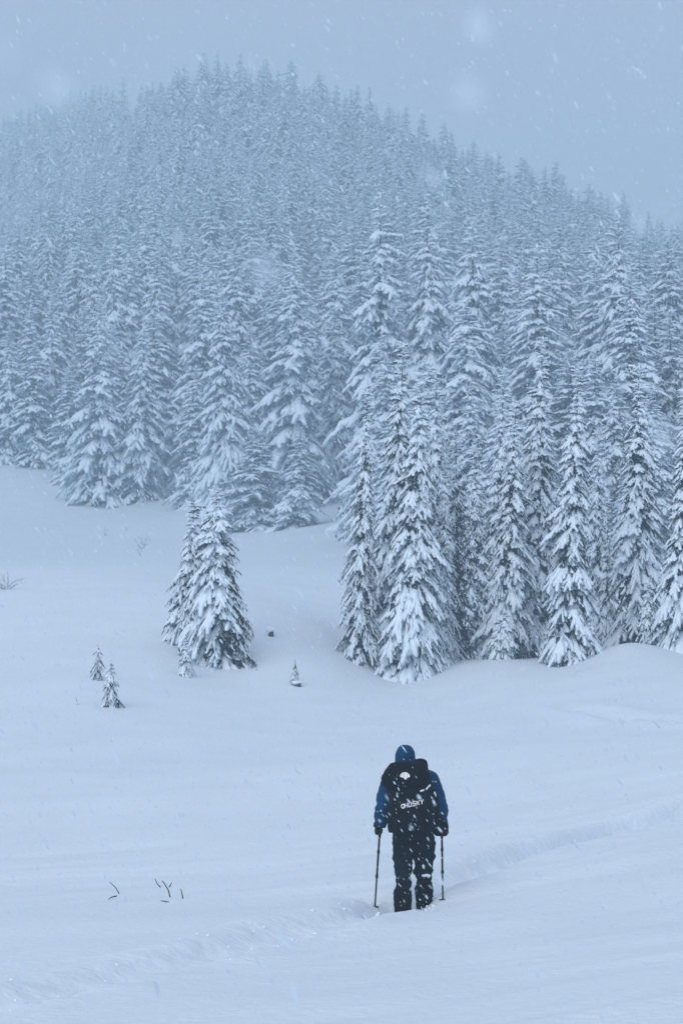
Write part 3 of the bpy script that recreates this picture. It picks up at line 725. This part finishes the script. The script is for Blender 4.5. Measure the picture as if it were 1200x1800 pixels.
# trousers with knees, folds and snow on the calves
bm = bmesh.new(); limbs(bm, 0.012, arms=False, torso=False)
ball_into(bm, (-0.008, 0.0, 0.74), (0.205, 0.150, 0.13)); ball_into(bm, (-0.06, -0.055, 0.70), (0.115, 0.10, 0.10)); ball_into(bm, (0.055, -0.045, 0.70), (0.115, 0.10, 0.10))
ball_into(bm, (0.10, 0.165, 0.385), (0.098, 0.095, 0.055)); ball_into(bm, (-0.112, 0.03, 0.30), (0.088, 0.09, 0.05))
ball_into(bm, (0.115, 0.10, 0.52), (0.095, 0.10, 0.10)); ball_into(bm, (-0.115, 0.02, 0.52), (0.095, 0.10, 0.10))
tr = fused('trousers', bm, 0.012, M_TROUSER, person, 3, fold=0.019, fscale=9.0, seed=2, stretch=(0.8, 0.8, 1.5))
for pts, rr in LEGS:      # gaiters over the boot shafts
    bm = bmesh.new(); a, b = Vector(pts[3]), Vector(pts[4])
    p, r = smooth_path([a + Vector((0, 0, 0.10)), a + Vector((0, 0, 0.03)), a.lerp(b, 0.45), b], [0.080, 0.096, 0.084, 0.070])
    tube_into(bm, p, r, 16)
    fused('gaiter', bm, 0.009, M_PACK2, person, 2, fold=0.010, fscale=12, seed=int(a.x * 100), stretch=(0.7, 0.7, 2.0))
    bm = bmesh.new(); tube_into(bm, [b + Vector((0, -0.02, 0.07)), b + Vector((0, -0.02, -0.03))], [0.062, 0.060]); ball_into(bm, b + Vector((0, 0.07, -0.05)), (0.052, 0.15, 0.055))
    fused('boot', bm, 0.009, M_PACK2, person, 2)

for nm_, pts in (('snow_patch', ((0.125, 0.085, 0.350), (0.15, 0.09, 0.343), (0.10, 0.082, 0.345))), ):
    bm = bmesh.new()
    for q in pts: ball_into(bm, q, (0.024, 0.018, 0.013))
    fused(nm_, bm, 0.006, M_SNOW, person, 1, fold=0.006, fscale=40)
# jacket with sleeves
bm = bmesh.new()
p, r = smooth_path([(-0.01, 0.0, 0.775), (-0.015, 0.0, 0.88), (-0.03, 0.03, 1.12), (-0.045, 0.06, 1.32), (-0.06, 0.08, 1.43), (-0.075, 0.09, 1.49)],
                   [(0.205, 0.150), (0.19, 0.140), (0.21, 0.15), (0.205, 0.125), (0.12, 0.10), (0.085, 0.085)])
tube_into(bm, p, r, 22)
for (sh, el, ha) in ((Vector((-0.235, 0.06, 1.325)), Vector((-0.325, 0.02, 1.04)), HL), (Vector((0.165, 0.06, 1.335)), Vector((0.268, 0.02, 1.05)), HR)):
    wr = ha + (el - ha).normalized() * 0.055
    p, r = smooth_path([sh + Vector((0.08 if sh.x < 0 else -0.08, 0, 0.03)), sh, (sh + el) / 2 + Vector((-0.008 if sh.x < 0 else 0.008, 0, 0)), el, (el + wr) / 2, wr],
                       [0.072, 0.086, 0.080, 0.074, 0.072, 0.052])
    tube_into(bm, p, r, 16)
    ball_into(bm, el + Vector((0, -0.01, 0)), (0.076, 0.078, 0.085))
fused('jacket', bm, 0.012, M_JACKET, person, 3, fold=0.015, fscale=9.0, seed=5, stretch=(1.0, 1.0, 1.7))
# hood drawn over the head
bm = bmesh.new()
ball_into(bm, hc + Vector((0, -0.012, 0.0)), (0.103, 0.118, 0.112)); tube_into(bm, [hc + Vector((0, 0.0, -0.02)), hc + Vector((0.004, -0.03, -0.17))], [(0.102, 0.112), (0.115, 0.10)], 18)
ho = fused('hood', bm, 0.009, M_JACKET, person, 4, fold=0.006, fscale=9, seed=8)
bm = bmesh.new()   # opening of the hood round the face
bm.from_mesh(ho.data)
kill = [v for v in bm.verts if (v.co.y - hc.y) > 0.075 and abs(v.co.x - hc.x) < 0.075 and -0.11 < v.co.z - hc.z < 0.075]
bmesh.ops.delete(bm, geom=kill, context='VERTS'); bm.to_mesh(ho.data); bm.free()
for s in (-1, 1):
    bm = bmesh.new(); ball_into(bm, hc + Vector((0.030 * s, 0.088, 0.010)), (0.009, 0.006, 0.006))
    me = bpy.data.meshes.new('eye'); bm.to_mesh(me); bm.free(); me.materials.append(M_HAIR); link('eye', me, person)

# gloves closed round the grips: palm, four unequal fingers and a thumb
POLES = [(HL, (-0.348, 0.10, 0.845), (658, 1593), ground_at(658, 1593, 24.7, 27)), (HR, (0.288, 0.15, 0.845), (778, 1581), ground_at(778, 1581, 24.9, 27.5))]
pole_geo = []
for ha, top, bpix, bd in POLES:
    bw = P(*bpix, bd); bw.z = gz(bw.x, bw.y) - 0.06
    bot = bw - base; topv = Vector(top)
    ax = (topv - bot).normalized()
    topv = ha + ax * 0.075
    pole_geo.append((topv, bot, ax))
for (ha, *_), (topv, bot, ax) in zip(POLES, pole_geo):
    s = -1 if ha.x < 0 else 1
    out = Vector((s, 0, 0)); out = (out - ax * out.dot(ax)).normalized(); fw = ax.cross(out).normalized()
    if fw.y < 0: fw = -fw
    bm = bmesh.new()
    pc = ha + out * 0.034 - fw * 0.008
    ball_into(bm, pc, (0.020, 0.040, 0.046)); tube_into(bm, [pc - fw * 0.02 + Vector((0, -0.005, 0.03)), ha + out * 0.02 + Vector((0, -0.03, 0.085))], [0.036, 0.040])
    for q, (rr, ln) in enumerate(((0.0115, 2.6), (0.012, 2.9), (0.0115, 2.7), (0.0100, 2.3))):
        cz_ = ha + ax * (0.033 - 0.022 * q)
        pts = [cz_ + (out * math.cos(t) + fw * math.sin(t)) * 0.031 for t in np.linspace(0.1, ln, 8)]
        tube_into(bm, pts, [rr] * 5 + [rr * 0.95, rr * 0.9, rr * 0.7], 9)
    pts = [pc + ax * 0.03 - fw * 0.02] + [ha + ax * (0.044 + 0.003 * j) + (out * math.cos(t) + fw * math.sin(t)) * 0.030 for j, t in enumerate(np.linspace(-0.7, -2.5, 5))]
    tube_into(bm, pts, [0.014, 0.0135, 0.013, 0.012, 0.0115, 0.009], 9)
    fused('glove', bm, 0.0055, M_GLOVE, person, 1)

# trekking poles
for (topv, bot, ax), lab in zip(pole_geo, ('black trekking pole in the left hand leaning outward', 'black upright trekking pole in the right hand')):
    t = empty('trekking_pole', base + bot); tag(t, lab, 'trekking pole', 'pair of trekking poles')
    o_ = topv - bot; L = o_.length
    def seg(nm, a, b, r0, r1, mt, k=10, par=t):
        v, f4, f3 = tube_arr([tuple(ax * a), tuple(ax * ((a + b) / 2)), tuple(ax * b)], [r0, (r0 + r1) / 2, r1], k)
        return link(nm, mesh_np(nm, v, f4, f3, [mt]), par)
    seg('shaft', 0.04, L * 0.40, 0.0085, 0.0095, M_POLE); up_ = seg('shaft', L * 0.40, L - 0.14, 0.011, 0.0115, M_POLE)
    seg('clamp', L * 0.385, L * 0.425, 0.0165, 0.0155, M_GRIP); seg('clamp', L * 0.66, L * 0.70, 0.0160, 0.0150, M_GRIP)
    g = seg('grip', L - 0.15, L - 0.01, 0.016, 0.019, M_GRIP); seg('pommel', L - 0.012, L + 0.012, 0.022, 0.017, M_GRIP, par=t)
    seg('basket', 0.055, 0.063, 0.042, 0.036, M_GRIP, 14); seg('tip', -0.02, 0.045, 0.004, 0.007, M_STEEL)
    lp = [topv - bot + Vector((0, 0, -0.01)), topv - bot + Vector((0.02, -0.035, -0.05)), topv - bot + Vector((0.012, -0.04, -0.10)), topv - bot + Vector((0.0, -0.012, -0.085))]
    v, f4, f3 = tube_arr([tuple(q) for q in lp], [0.005] * 4, 6); link('wrist_strap', mesh_np('wrist_strap', v, f4, f3, [M_WEB]), t)

# backpack
pack = empty('backpack', base); tag(pack, 'large dark hiking backpack with white lettering on the back of the walker', 'backpack')
def superloft(name, secs, material, voxel=0.011, fold=0.006, fscale=10, seed=0, p=3.2, n=28, parent=pack, stretch=(1, 1, 1)):
    bm = bmesh.new(); rings = []
    for (z, cx_, cy_, hx, hy) in secs:
        ring = []
        for q in range(n):
            a = 6.28318 * q / n; c, s = math.cos(a), math.sin(a)
            ring.append(bm.verts.new((cx_ + hx * math.copysign(abs(c) ** (2 / p), c), cy_ + hy * math.copysign(abs(s) ** (2 / p), s), z)))
        rings.append(ring)
    for a, b in zip(rings[:-1], rings[1:]):
        for q in range(n): bm.faces.new((a[q], a[(q + 1) % n], b[(q + 1) % n], b[q]))
    bm.faces.new(rings[0][::-1]); bm.faces.new(rings[-1])
    return fused(name, bm, voxel, material, parent, 3, fold, fscale, seed, stretch)
BY = -0.255
main = superloft('main_compartment', [(0.735, -0.02, BY, 0.17, 0.075), (0.76, -0.02, BY, 0.20, 0.105), (0.86, -0.02, BY, 0.225, 0.125), (1.00, -0.025, BY, 0.232, 0.135),
                 (1.15, -0.035, BY, 0.235, 0.135), (1.27, -0.06, BY, 0.238, 0.13), (1.34, -0.07, BY, 0.225, 0.12)], M_PACK, fold=0.006, seed=1, stretch=(1, 1, 1.3))
lid = superloft('lid', [(1.262, -0.09, BY - 0.01, 0.235, 0.135), (1.30, -0.092, BY - 0.01, 0.252, 0.158), (1.37, -0.09, BY, 0.245, 0.165), (1.44, -0.085, BY + 0.01, 0.205, 0.15),
                (1.50, -0.075, BY + 0.02, 0.165, 0.115), (1.515, -0.07, BY + 0.03, 0.12, 0.08)], M_PACK2, fold=0.012, fscale=8, seed=3)
superloft('side_pouch', [(0.765, 0.265, BY + 0.06, 0.055, 0.05), (0.79, 0.265, BY + 0.06, 0.075, 0.075), (0.86, 0.262, BY + 0.06, 0.080, 0.085), (0.93, 0.235, BY + 0.06, 0.068, 0.075), (0.985, 0.215, BY + 0.06, 0.045, 0.05)], M_PACK2, fold=0.007, seed=4)
superloft('side_pocket', [(0.80, -0.235, BY + 0.02, 0.03, 0.06), (0.85, -0.24, BY + 0.02, 0.036, 0.08), (0.98, -0.245, BY + 0.02, 0.034, 0.085), (1.07, -0.25, BY + 0.02, 0.022, 0.07)], M_PACK2, fold=0.005, seed=6)
superloft('side_pocket', [(0.99, 0.205, BY + 0.02, 0.022, 0.06), (1.05, 0.212, BY + 0.02, 0.036, 0.08), (1.16, 0.200, BY + 0.02, 0.034, 0.085), (1.24, 0.185, BY + 0.02, 0.022, 0.07)], M_PACK2, fold=0.005, seed=7)
superloft('front_pocket', [(0.79, -0.03, BY - 0.125, 0.15, 0.02), (0.83, -0.03, BY - 0.13, 0.165, 0.032), (0.95, -0.03, BY - 0.135, 0.165, 0.036), (1.045, -0.03, BY - 0.132, 0.15, 0.022)], M_PACK2, fold=0.004, seed=9)
# loose flap of the lid sticking out at the upper right
superloft('loose_flap', [(1.40, 0.085, BY + 0.08, 0.045, 0.03), (1.45, 0.085, BY + 0.08, 0.055, 0.035), (1.49, 0.075, BY + 0.09, 0.062, 0.045), (1.53, 0.06, BY + 0.10, 0.058, 0.03), (1.545, 0.045, BY + 0.10, 0.04, 0.02)], M_PACK2, fold=0.010, fscale=18, seed=10)
def strap(nm, pts, wdt, th, mt, par=pack):
    bm = bmesh.new(); p, r = smooth_path(pts, [(wdt, th)] * len(pts), 6); tube_into(bm, p, r, 10)
    me = bpy.data.meshes.new(nm); bm.to_mesh(me); bm.free(); me.materials.append(mt); me.polygons.foreach_set('use_smooth', np.full(len(me.polygons), True))
    return link(nm, me, par)
for s, cxs in ((-1, -0.055), (1, -0.055)):
    strap('shoulder_strap', [(cxs + 0.10 * s, -0.13, 1.34), (cxs + 0.115 * s, 0.00, 1.475), (cxs + 0.13 * s, 0.14, 1.42), (cxs + 0.14 * s, 0.20, 1.25), (cxs + 0.16 * s, 0.18, 1.08), (cxs + 0.20 * s, -0.10, 0.94)], 0.028, 0.010, M_WEB)
strap('hip_belt', [(-0.19, -0.16, 0.86), (-0.235, -0.02, 0.85), (-0.19, 0.14, 0.83), (-0.02, 0.19, 0.82), (0.165, 0.14, 0.83), (0.215, -0.02, 0.85), (0.17, -0.16, 0.86)], 0.012, 0.035, M_WEB)
# straps, lettering and emblem laid on the cloth
trees_bvh = [BVHTree.FromPolygons([v.co.copy() for v in o.data.vertices], [tuple(p.vertices) for p in o.data.polygons]) for o in pack.children if o.type == 'MESH' and o.name.split('.')[0] in ('main_compartment', 'lid', 'front_pocket', 'side_pocket')]
def on_pack(x, z, lift=0.003):
    ys = [h[0].y for h in (b.ray_cast(Vector((x, -2, z)), Vector((0, 1, 0))) for b in trees_bvh) if h[0]]
    return Vector((x, (min(ys) if ys else BY - 0.12) - lift, z))
def ribbon(nm, lines, half, material, lift=0.004, n=7, par=pack):
    V, F = [], []
    for (a, b) in lines:
        a, b = Vector(a), Vector(b); t = (b - a).normalized(); s = Vector((-t.y, t.x)) * half; a = a - t * half * 0.8; b = b + t * half * 0.8
        i0 = len(V)
        for q in range(n):
            c = a.lerp(b, q / (n - 1))
            for sg in (-1, 1):
                e = c + s * sg; f = on_pack(e.x, e.y, lift); V.append(f); V.append(f + Vector((0, 0.004, 0)))
        for q in range(n - 1):
            k = i0 + 4 * q
            F += [(k, k + 4, k + 6, k + 2), (k + 1, k, k + 2, k + 3)] if q == 0 else [(k, k + 4, k + 6, k + 2)]
            F += [(k, k + 1, k + 5, k + 4), (k + 2, k + 6, k + 7, k + 3)]
        k = i0 + 4 * (n - 1); F.append((k, k + 1, k + 3, k + 2))
    me = bpy.data.meshes.new(nm); me.from_pydata(V, [], F); me.materials.append(material); me.update()
    return link(nm, me, par)
for xx in (-0.17, 0.10): ribbon('compression_strap', [((xx, 1.24), (xx * 1.02, 1.06))], 0.009, M_WEB, 0.006)
ribbon('compression_strap', [((-0.25, 1.17), (-0.17, 1.13))], 0.008, M_WEB, 0.006)
ribbon('reflective_strip', [((0.055, 1.225), (0.110, 1.243)), ((0.110, 1.243), (0.150, 1.285))], 0.0075, M_PRINT)
GLY = {'H': [((0, 0), (0, 1)), ((0, .5), (.7, .5)), ((.7, 0), (.7, 1))], 'U': [((0, 1), (0, .15)), ((0, 0), (.7, 0)), ((.7, .15), (.7, 1))],
       'S': [((.7, 1), (0, 1)), ((0, 1), (0, .5)), ((0, .5), (.7, .5)), ((.7, .5), (.7, 0)), ((.7, 0), (0, 0))],
       'K': [((0, 0), (0, 1)), ((0, .5), (.3, .5)), ((.3, .5), (.7, 1)), ((.3, .5), (.7, 0))], 'Y': [((0, 1), (.35, .5)), ((.7, 1), (.35, .5)), ((.35, .5), (.35, 0))]}
def word(text, x0_, z0_, hgt, slope, par):
    x = x0_
    for ch in text:
        ls = []
        for a, b in GLY[ch]:
            f = lambda p: (x + p[0] * hgt * 0.90, z0_ + p[1] * hgt + slope * (x + p[0] * hgt * 0.90 - x0_))
            ls.append((f(a), f(b)))
        ribbon('letter', ls, 0.0042, M_PRINT, 0.005, 4, par); x += hgt * 1.0
word('HUSKY', -0.106, 1.058, 0.040, 0.22, pack)
ribbon('logo_mark', [((-0.140, 1.066), (-0.124, 1.050)), ((-0.124, 1.050), (-0.112, 1.066)), ((-0.112, 1.066), (-0.116, 1.092)), ((-0.116, 1.092), (-0.138, 1.090)), ((-0.138, 1.090), (-0.140, 1.066))], 0.0045, M_PRINT, 0.005, 4)
def patch(nm, outline, material, lift):
    bm = bmesh.new(); vs = [bm.verts.new(on_pack(x, z, lift)) for x, z in outline]
    c = bm.verts.new(on_pack(sum(x for x, z in outline) / len(outline), sum(z for x, z in outline) / len(outline), lift))
    ws = [bm.verts.new(v.co + Vector((0, 0.005, 0))) for v in vs]; n = len(vs)
    for q in range(n): bm.faces.new((vs[q], vs[(q + 1) % n], c)); bm.faces.new((vs[q], ws[q], ws[(q + 1) % n], vs[(q + 1) % n]))
    me = bpy.data.meshes.new(nm); bm.to_mesh(me); bm.free(); me.materials.append(material); return link(nm, me, pack)
patch('emblem', [(-0.158, 1.372), (-0.150, 1.392), (-0.132, 1.410), (-0.108, 1.416), (-0.082, 1.411), (-0.062, 1.396), (-0.054, 1.376), (-0.062, 1.364), (-0.080, 1.362), (-0.092, 1.344), (-0.108, 1.342), (-0.116, 1.360), (-0.138, 1.364)], M_PRINT, 0.007)
for a, b in (((-0.145, 1.378), (-0.125, 1.402)), ((-0.115, 1.370), (-0.108, 1.408)), ((-0.085, 1.372), (-0.078, 1.402))): ribbon('emblem_line', [(a, b)], 0.0022, M_PRINT2, 0.010, 4)

# ------------------------------------------------------------------ dry stems, bush, stump
def stems(name, loc, spec, label, cat, material, rad=0.006, snow=True):
    t = empty(name, loc); tag(t, label, cat)
    for pts in spec:
        v, f4, f3 = tube_arr(pts, list(np.linspace(rad, rad * 0.45, len(pts))), 6)
        st = link('stem', mesh_np('stem', v, f4, f3, [material]), t)
    return t
def px_stems(px, py, lines, name, label, cat, material, rad, lean=0.02):
    d = ground_at(px, py); o = P(px, py, d); o.z = gz(o.x, o.y); spec = []
    for ln in lines:
        # every stem starts in the snow at its own spot and stands at that distance
        low = max(ln, key=lambda q: q[1]); di = ground_at(low[0], low[1]); pts = []
        for i, (a, b) in enumerate(ln):
            q = P(a, b, di) - o; pts.append((q.x, q.y + random.uniform(-1, 1) * lean * i, q.z))
        g = P(low[0], low[1], di) - o; e = pts[0] if ln[0] == low else pts[-1]
        foot = (e[0], e[1], g.z - 0.06)
        spec.append([foot] + pts if ln[0] == low else pts + [foot])
    return stems(name, o, spec, label, cat, material, rad)
px_stems(203, 1572, [[(210, 1571), (204, 1560), (193, 1551)], [(206, 1575), (196, 1577), (190, 1582)]], 'dry_weed', 'two broken dry weed stems poking from the snow, farther left of the walker', 'weed', M_TWIG, 0.008)
px_stems(291, 1575, [[(299, 1577), (296, 1565), (289, 1552), (285, 1548)], [(283, 1560), (277, 1554), (273, 1545)], [(298, 1586), (290, 1584), (283, 1583)], [(322, 1580), (320, 1570), (318, 1562)], [(297, 1560), (300, 1556), (302, 1551)]],
         'dry_weed', 'cluster of dark dry weed stems poking from the snow, nearer the walker', 'weed', M_TWIG, 0.0095)
px_stems(137, 1238, [[(137, 1240), (136, 1233), (134, 1226)], [(138, 1240), (140, 1234), (142, 1230)]], 'twig_tuft', 'tiny twig tuft beside the lower sapling spruce', 'twig', M_TWIG_F, 0.016)
px_stems(185, 938, [[(185, 942), (185, 934), (183, 925)], [(186, 942), (188, 935), (190, 930)]], 'twig_tuft', 'short dark twig on the slope below the jutting edge spruce', 'twig', M_TWIG_F, 0.03)
px_stems(222, 930, [[(222, 934), (221, 926), (219, 918)], [(223, 934), (225, 928), (228, 924)]], 'twig_tuft', 'faint frosted twig on the slope right of the short dark twig', 'twig', M_TWIG_F, 0.022)
bl = []
for q in range(22):
    x = 12 + random.uniform(-8, 8); a = random.uniform(-1.1, 1.1); l = random.uniform(18, 36)
    bl.append([(x, 1036), (x + math.sin(a) * l * 0.5, 1036 - math.cos(a) * l * 0.5), (x + math.sin(a * 1.25) * l, 1036 - math.cos(a * 1.1) * l)])
px_stems(12, 1034, bl, 'bare_bush', 'leafless frosted bush on the open slope at the left edge', 'bush', M_TWIG_F, 0.011, 0.2)
bl = []
for q in range(17):
    y0_ = random.uniform(955, 982); x = 246 + (982 - y0_) * 0.1 + random.uniform(-4, 4); a = random.uniform(-0.9, 0.9); l = random.uniform(10, 22)
    bl.append([(x, y0_), (x + math.sin(a) * l * 0.5, y0_ - math.cos(a) * l * 0.5), (x + math.sin(a) * l, y0_ - math.cos(a) * l)])
px_stems(246, 980, bl, 'bare_bush', 'thin frosted shrub below the left forest edge', 'bush', M_TWIG_F, 0.022, 0.2)
# snow capped stump
def stump(px, py, w_, h_, label):
    d = ground_at(px, py); o = P(px, py, d); o.z = gz(o.x, o.y); k = d / FPX; t = empty('tree_stump', o); tag(t, label, 'stump')
    v, f4, f3 = tube_arr([(0, 0, -0.15), (0.01, 0, h_ * k * 0.3), (0.0, 0.01, h_ * k * 0.55)], [w_ * k * 0.5, w_ * k * 0.42, w_ * k * 0.38], 10)
    v = v * (1 + 0.08 * RNG.uniform(-1, 1, v.shape)); link('stump_wood', mesh_np('stump_wood', v, f4, f3, [M_BARK]), t)
    bm = bmesh.new(); ball_into(bm, (-0.03, -0.04, h_ * k * 0.72), (w_ * k * 0.62, w_ * k * 0.62, h_ * k * 0.36)); ball_into(bm, (0.08, -0.02, h_ * k * 0.8), (w_ * k * 0.4, w_ * k * 0.4, h_ * k * 0.26))
    fused('snow_cap', bm, 0.03, M_SNOW, t, 2, 0.02, 5)
stump(476, 1120, 11, 15, 'snow capped stump on the slope right of the lone spruce pair')
stump(523, 1207, 13, 9, 'dark stump tip under snow beside the single sapling')

# ------------------------------------------------------------------ snow clods thrown up along the track
def blobs(name, centers, radii, material, label, seed, squash=0.8):
    rng = np.random.default_rng(seed)
    t = (1 + 5 ** 0.5) / 2
    iv = np.array([(-1, t, 0), (1, t, 0), (-1, -t, 0), (1, -t, 0), (0, -1, t), (0, 1, t), (0, -1, -t), (0, 1, -t), (t, 0, -1), (t, 0, 1), (-t, 0, -1), (-t, 0, 1)]) / math.hypot(1, t)
    ft = np.array([(0, 11, 5), (0, 5, 1), (0, 1, 7), (0, 7, 10), (0, 10, 11), (1, 5, 9), (5, 11, 4), (11, 10, 2), (10, 7, 6), (7, 1, 8), (3, 9, 4), (3, 4, 2), (3, 2, 6), (3, 6, 8), (3, 8, 9), (4, 9, 5), (2, 4, 11), (6, 2, 10), (8, 6, 7), (9, 8, 1)])
    n = len(centers)
    V = iv[None] * (1 + 0.3 * rng.uniform(-1, 1, (n, 12, 1))) * np.asarray(radii)[:, None, None] * np.array([1, 1, squash]) + np.asarray(centers)[:, None]
    F = ft[None] + 12 * np.arange(n)[:, None, None]
    o = link(name, mesh_np(name, V.reshape(-1, 3), None, F.reshape(-1, 3), [material])); tag(o, label, kind='stuff'); return o
cc, rr = [], []
rg = np.random.default_rng(5)
for _ in range(80):
    k = rg.integers(0, 7); a, b = TRAIL[k], TRAIL[k + 1]; t_ = rg.uniform()
    x = a.x + (b.x - a.x) * t_ + rg.normal() * 0.28; y = a.y + (b.y - a.y) * t_ + rg.normal() * 0.28
    cc.append((x, y)); rr.append(rg.uniform(0.006, 0.020) * (1.6 if rg.uniform() < 0.06 else 1))
for _ in range(70):   # heaped round the walker's boots
    f = ((base.x - 0.118, base.y - 0.09), (base.x + 0.11, base.y + 0.22), (base.x - 0.02, base.y + 0.0), (base.x + 0.03, base.y - 0.12))[rg.integers(4)]
    cc.append((f[0] + rg.normal() * 0.10, f[1] + rg.normal() * 0.09)); rr.append(rg.uniform(0.008, 0.022))
cc = np.array(cc); hh = height(cc[:, 0], cc[:, 1])
blobs('snow_clods', np.stack([cc[:, 0], cc[:, 1], hh + np.array(rr) * 0.1], -1), rr, M_SNOW, 'loose clods of broken snow along the walked track and boots', 3)

# ------------------------------------------------------------------ falling snow
def falling():
    rg = np.random.default_rng(9)
    n = 80000
    d = 5.0 + 60.0 * rg.uniform(size=n) ** 0.55
    px = rg.uniform(-180, 1380, n); py = rg.uniform(-200, 2000, n)
    a = (px - 600) / FPX; b = (900 - py) / FPX; s, c = math.sin(PITCH), math.cos(PITCH)
    vy = c - b * s
    ctr = np.stack([a / vy * d, d, (s + b * c) / vy * d], -1)
    keep = ctr[:, 2] > height(ctr[:, 0], ctr[:, 1]) + 0.05
    ctr = ctr[keep]; n = len(ctr)
    wdt = rg.lognormal(math.log(0.0029), 0.40, n); lng = wdt * rg.uniform(2.2, 4.6, n)
    # the few big flakes drifting close by, thrown out of focus
    ext = [(100, 160, 1.05, .0070), (843, 42, 1.35, .0062), (826, 162, 1.0, .0050), (759, 318, 1.7, .0062), (314, 420, 1.9, .0040), (462, 478, 0.95, .0048), (1165, 770, 1.2, .0042), (8, 95, 1.0, .004), (1120, 395, 1.6, .004)]
    for q in ((698, 1395), (729, 1449), (750, 1512), (673, 1433), (731, 1366), (693, 1376), (706, 1460), (763, 1447), (752, 1542)): ext.append((*q, rg.uniform(19, 23), rg.uniform(.0036, .0048)))
    for q in range(95): ext.append((rg.uniform(655, 790), rg.uniform(1325, 1600), rg.uniform(16, 24.3), rg.lognormal(math.log(.0016), 0.35)))
    ext = [q for q in ext if not (698 < q[0] < 750 and 1398 < q[1] < 1432)]
    e = np.array([P(q[0], q[1], q[2]) for q in ext]); ew = np.array([q[3] for q in ext])
    ctr = np.concatenate([ctr, e]); wdt = np.concatenate([wdt, ew]); lng = np.concatenate([lng, ew * np.array([1.7 if q[2] < 5 else 4.6 for q in ext])]); n = len(ctr)
    dr = np.stack([0.52 + 0.16 * rg.normal(size=n), 0.15 * rg.normal(size=n), -0.85 + 0.12 * rg.normal(size=n)], -1); dr /= np.linalg.norm(dr, axis=1)[:, None]
    s1 = np.cross(dr, [0, 1.0, 0.01]); s1 /= np.linalg.norm(s1, axis=1)[:, None]; s2 = np.cross(dr, s1)
    j = lambda: 1 + 0.3 * rg.uniform(-1, 1, n)[:, None]
    W, L = wdt[:, None], lng[:, None]
    ph = rg.uniform(-1.1, 1.1, n)[:, None]; sw = s1 * np.cos(ph) + s2 * np.sin(ph); nw = -s1 * np.sin(ph) + s2 * np.cos(ph)
    V = np.stack([ctr + dr * L * j(), ctr + sw * W * j() + dr * L * 0.35, ctr + sw * W * j() - dr * L * 0.35, ctr - dr * L * j(), ctr - sw * W * j() - dr * L * 0.3, ctr - sw * W * j() + dr * L * 0.3], 1)
    V[:, [1, 2, 4, 5]] += 0.25 * (nw * W)[:, None]
    ft = np.array([(0, 2, 1), (0, 3, 2), (0, 5, 4), (0, 4, 3)])
    F = ft[None] + 6 * np.arange(n)[:, None, None]
    o = link('falling_snow', mesh_np('falling_snow', V.reshape(-1, 3), None, F.reshape(-1, 3), [M_FLAKE])); tag(o, 'wind driven snowflakes falling through the air', kind='stuff')
falling()
tt = sum(sum(len(p.vertices) - 2 for p in me.polygons) for me in bpy.data.meshes)
print('triangles in unique meshes', tt)
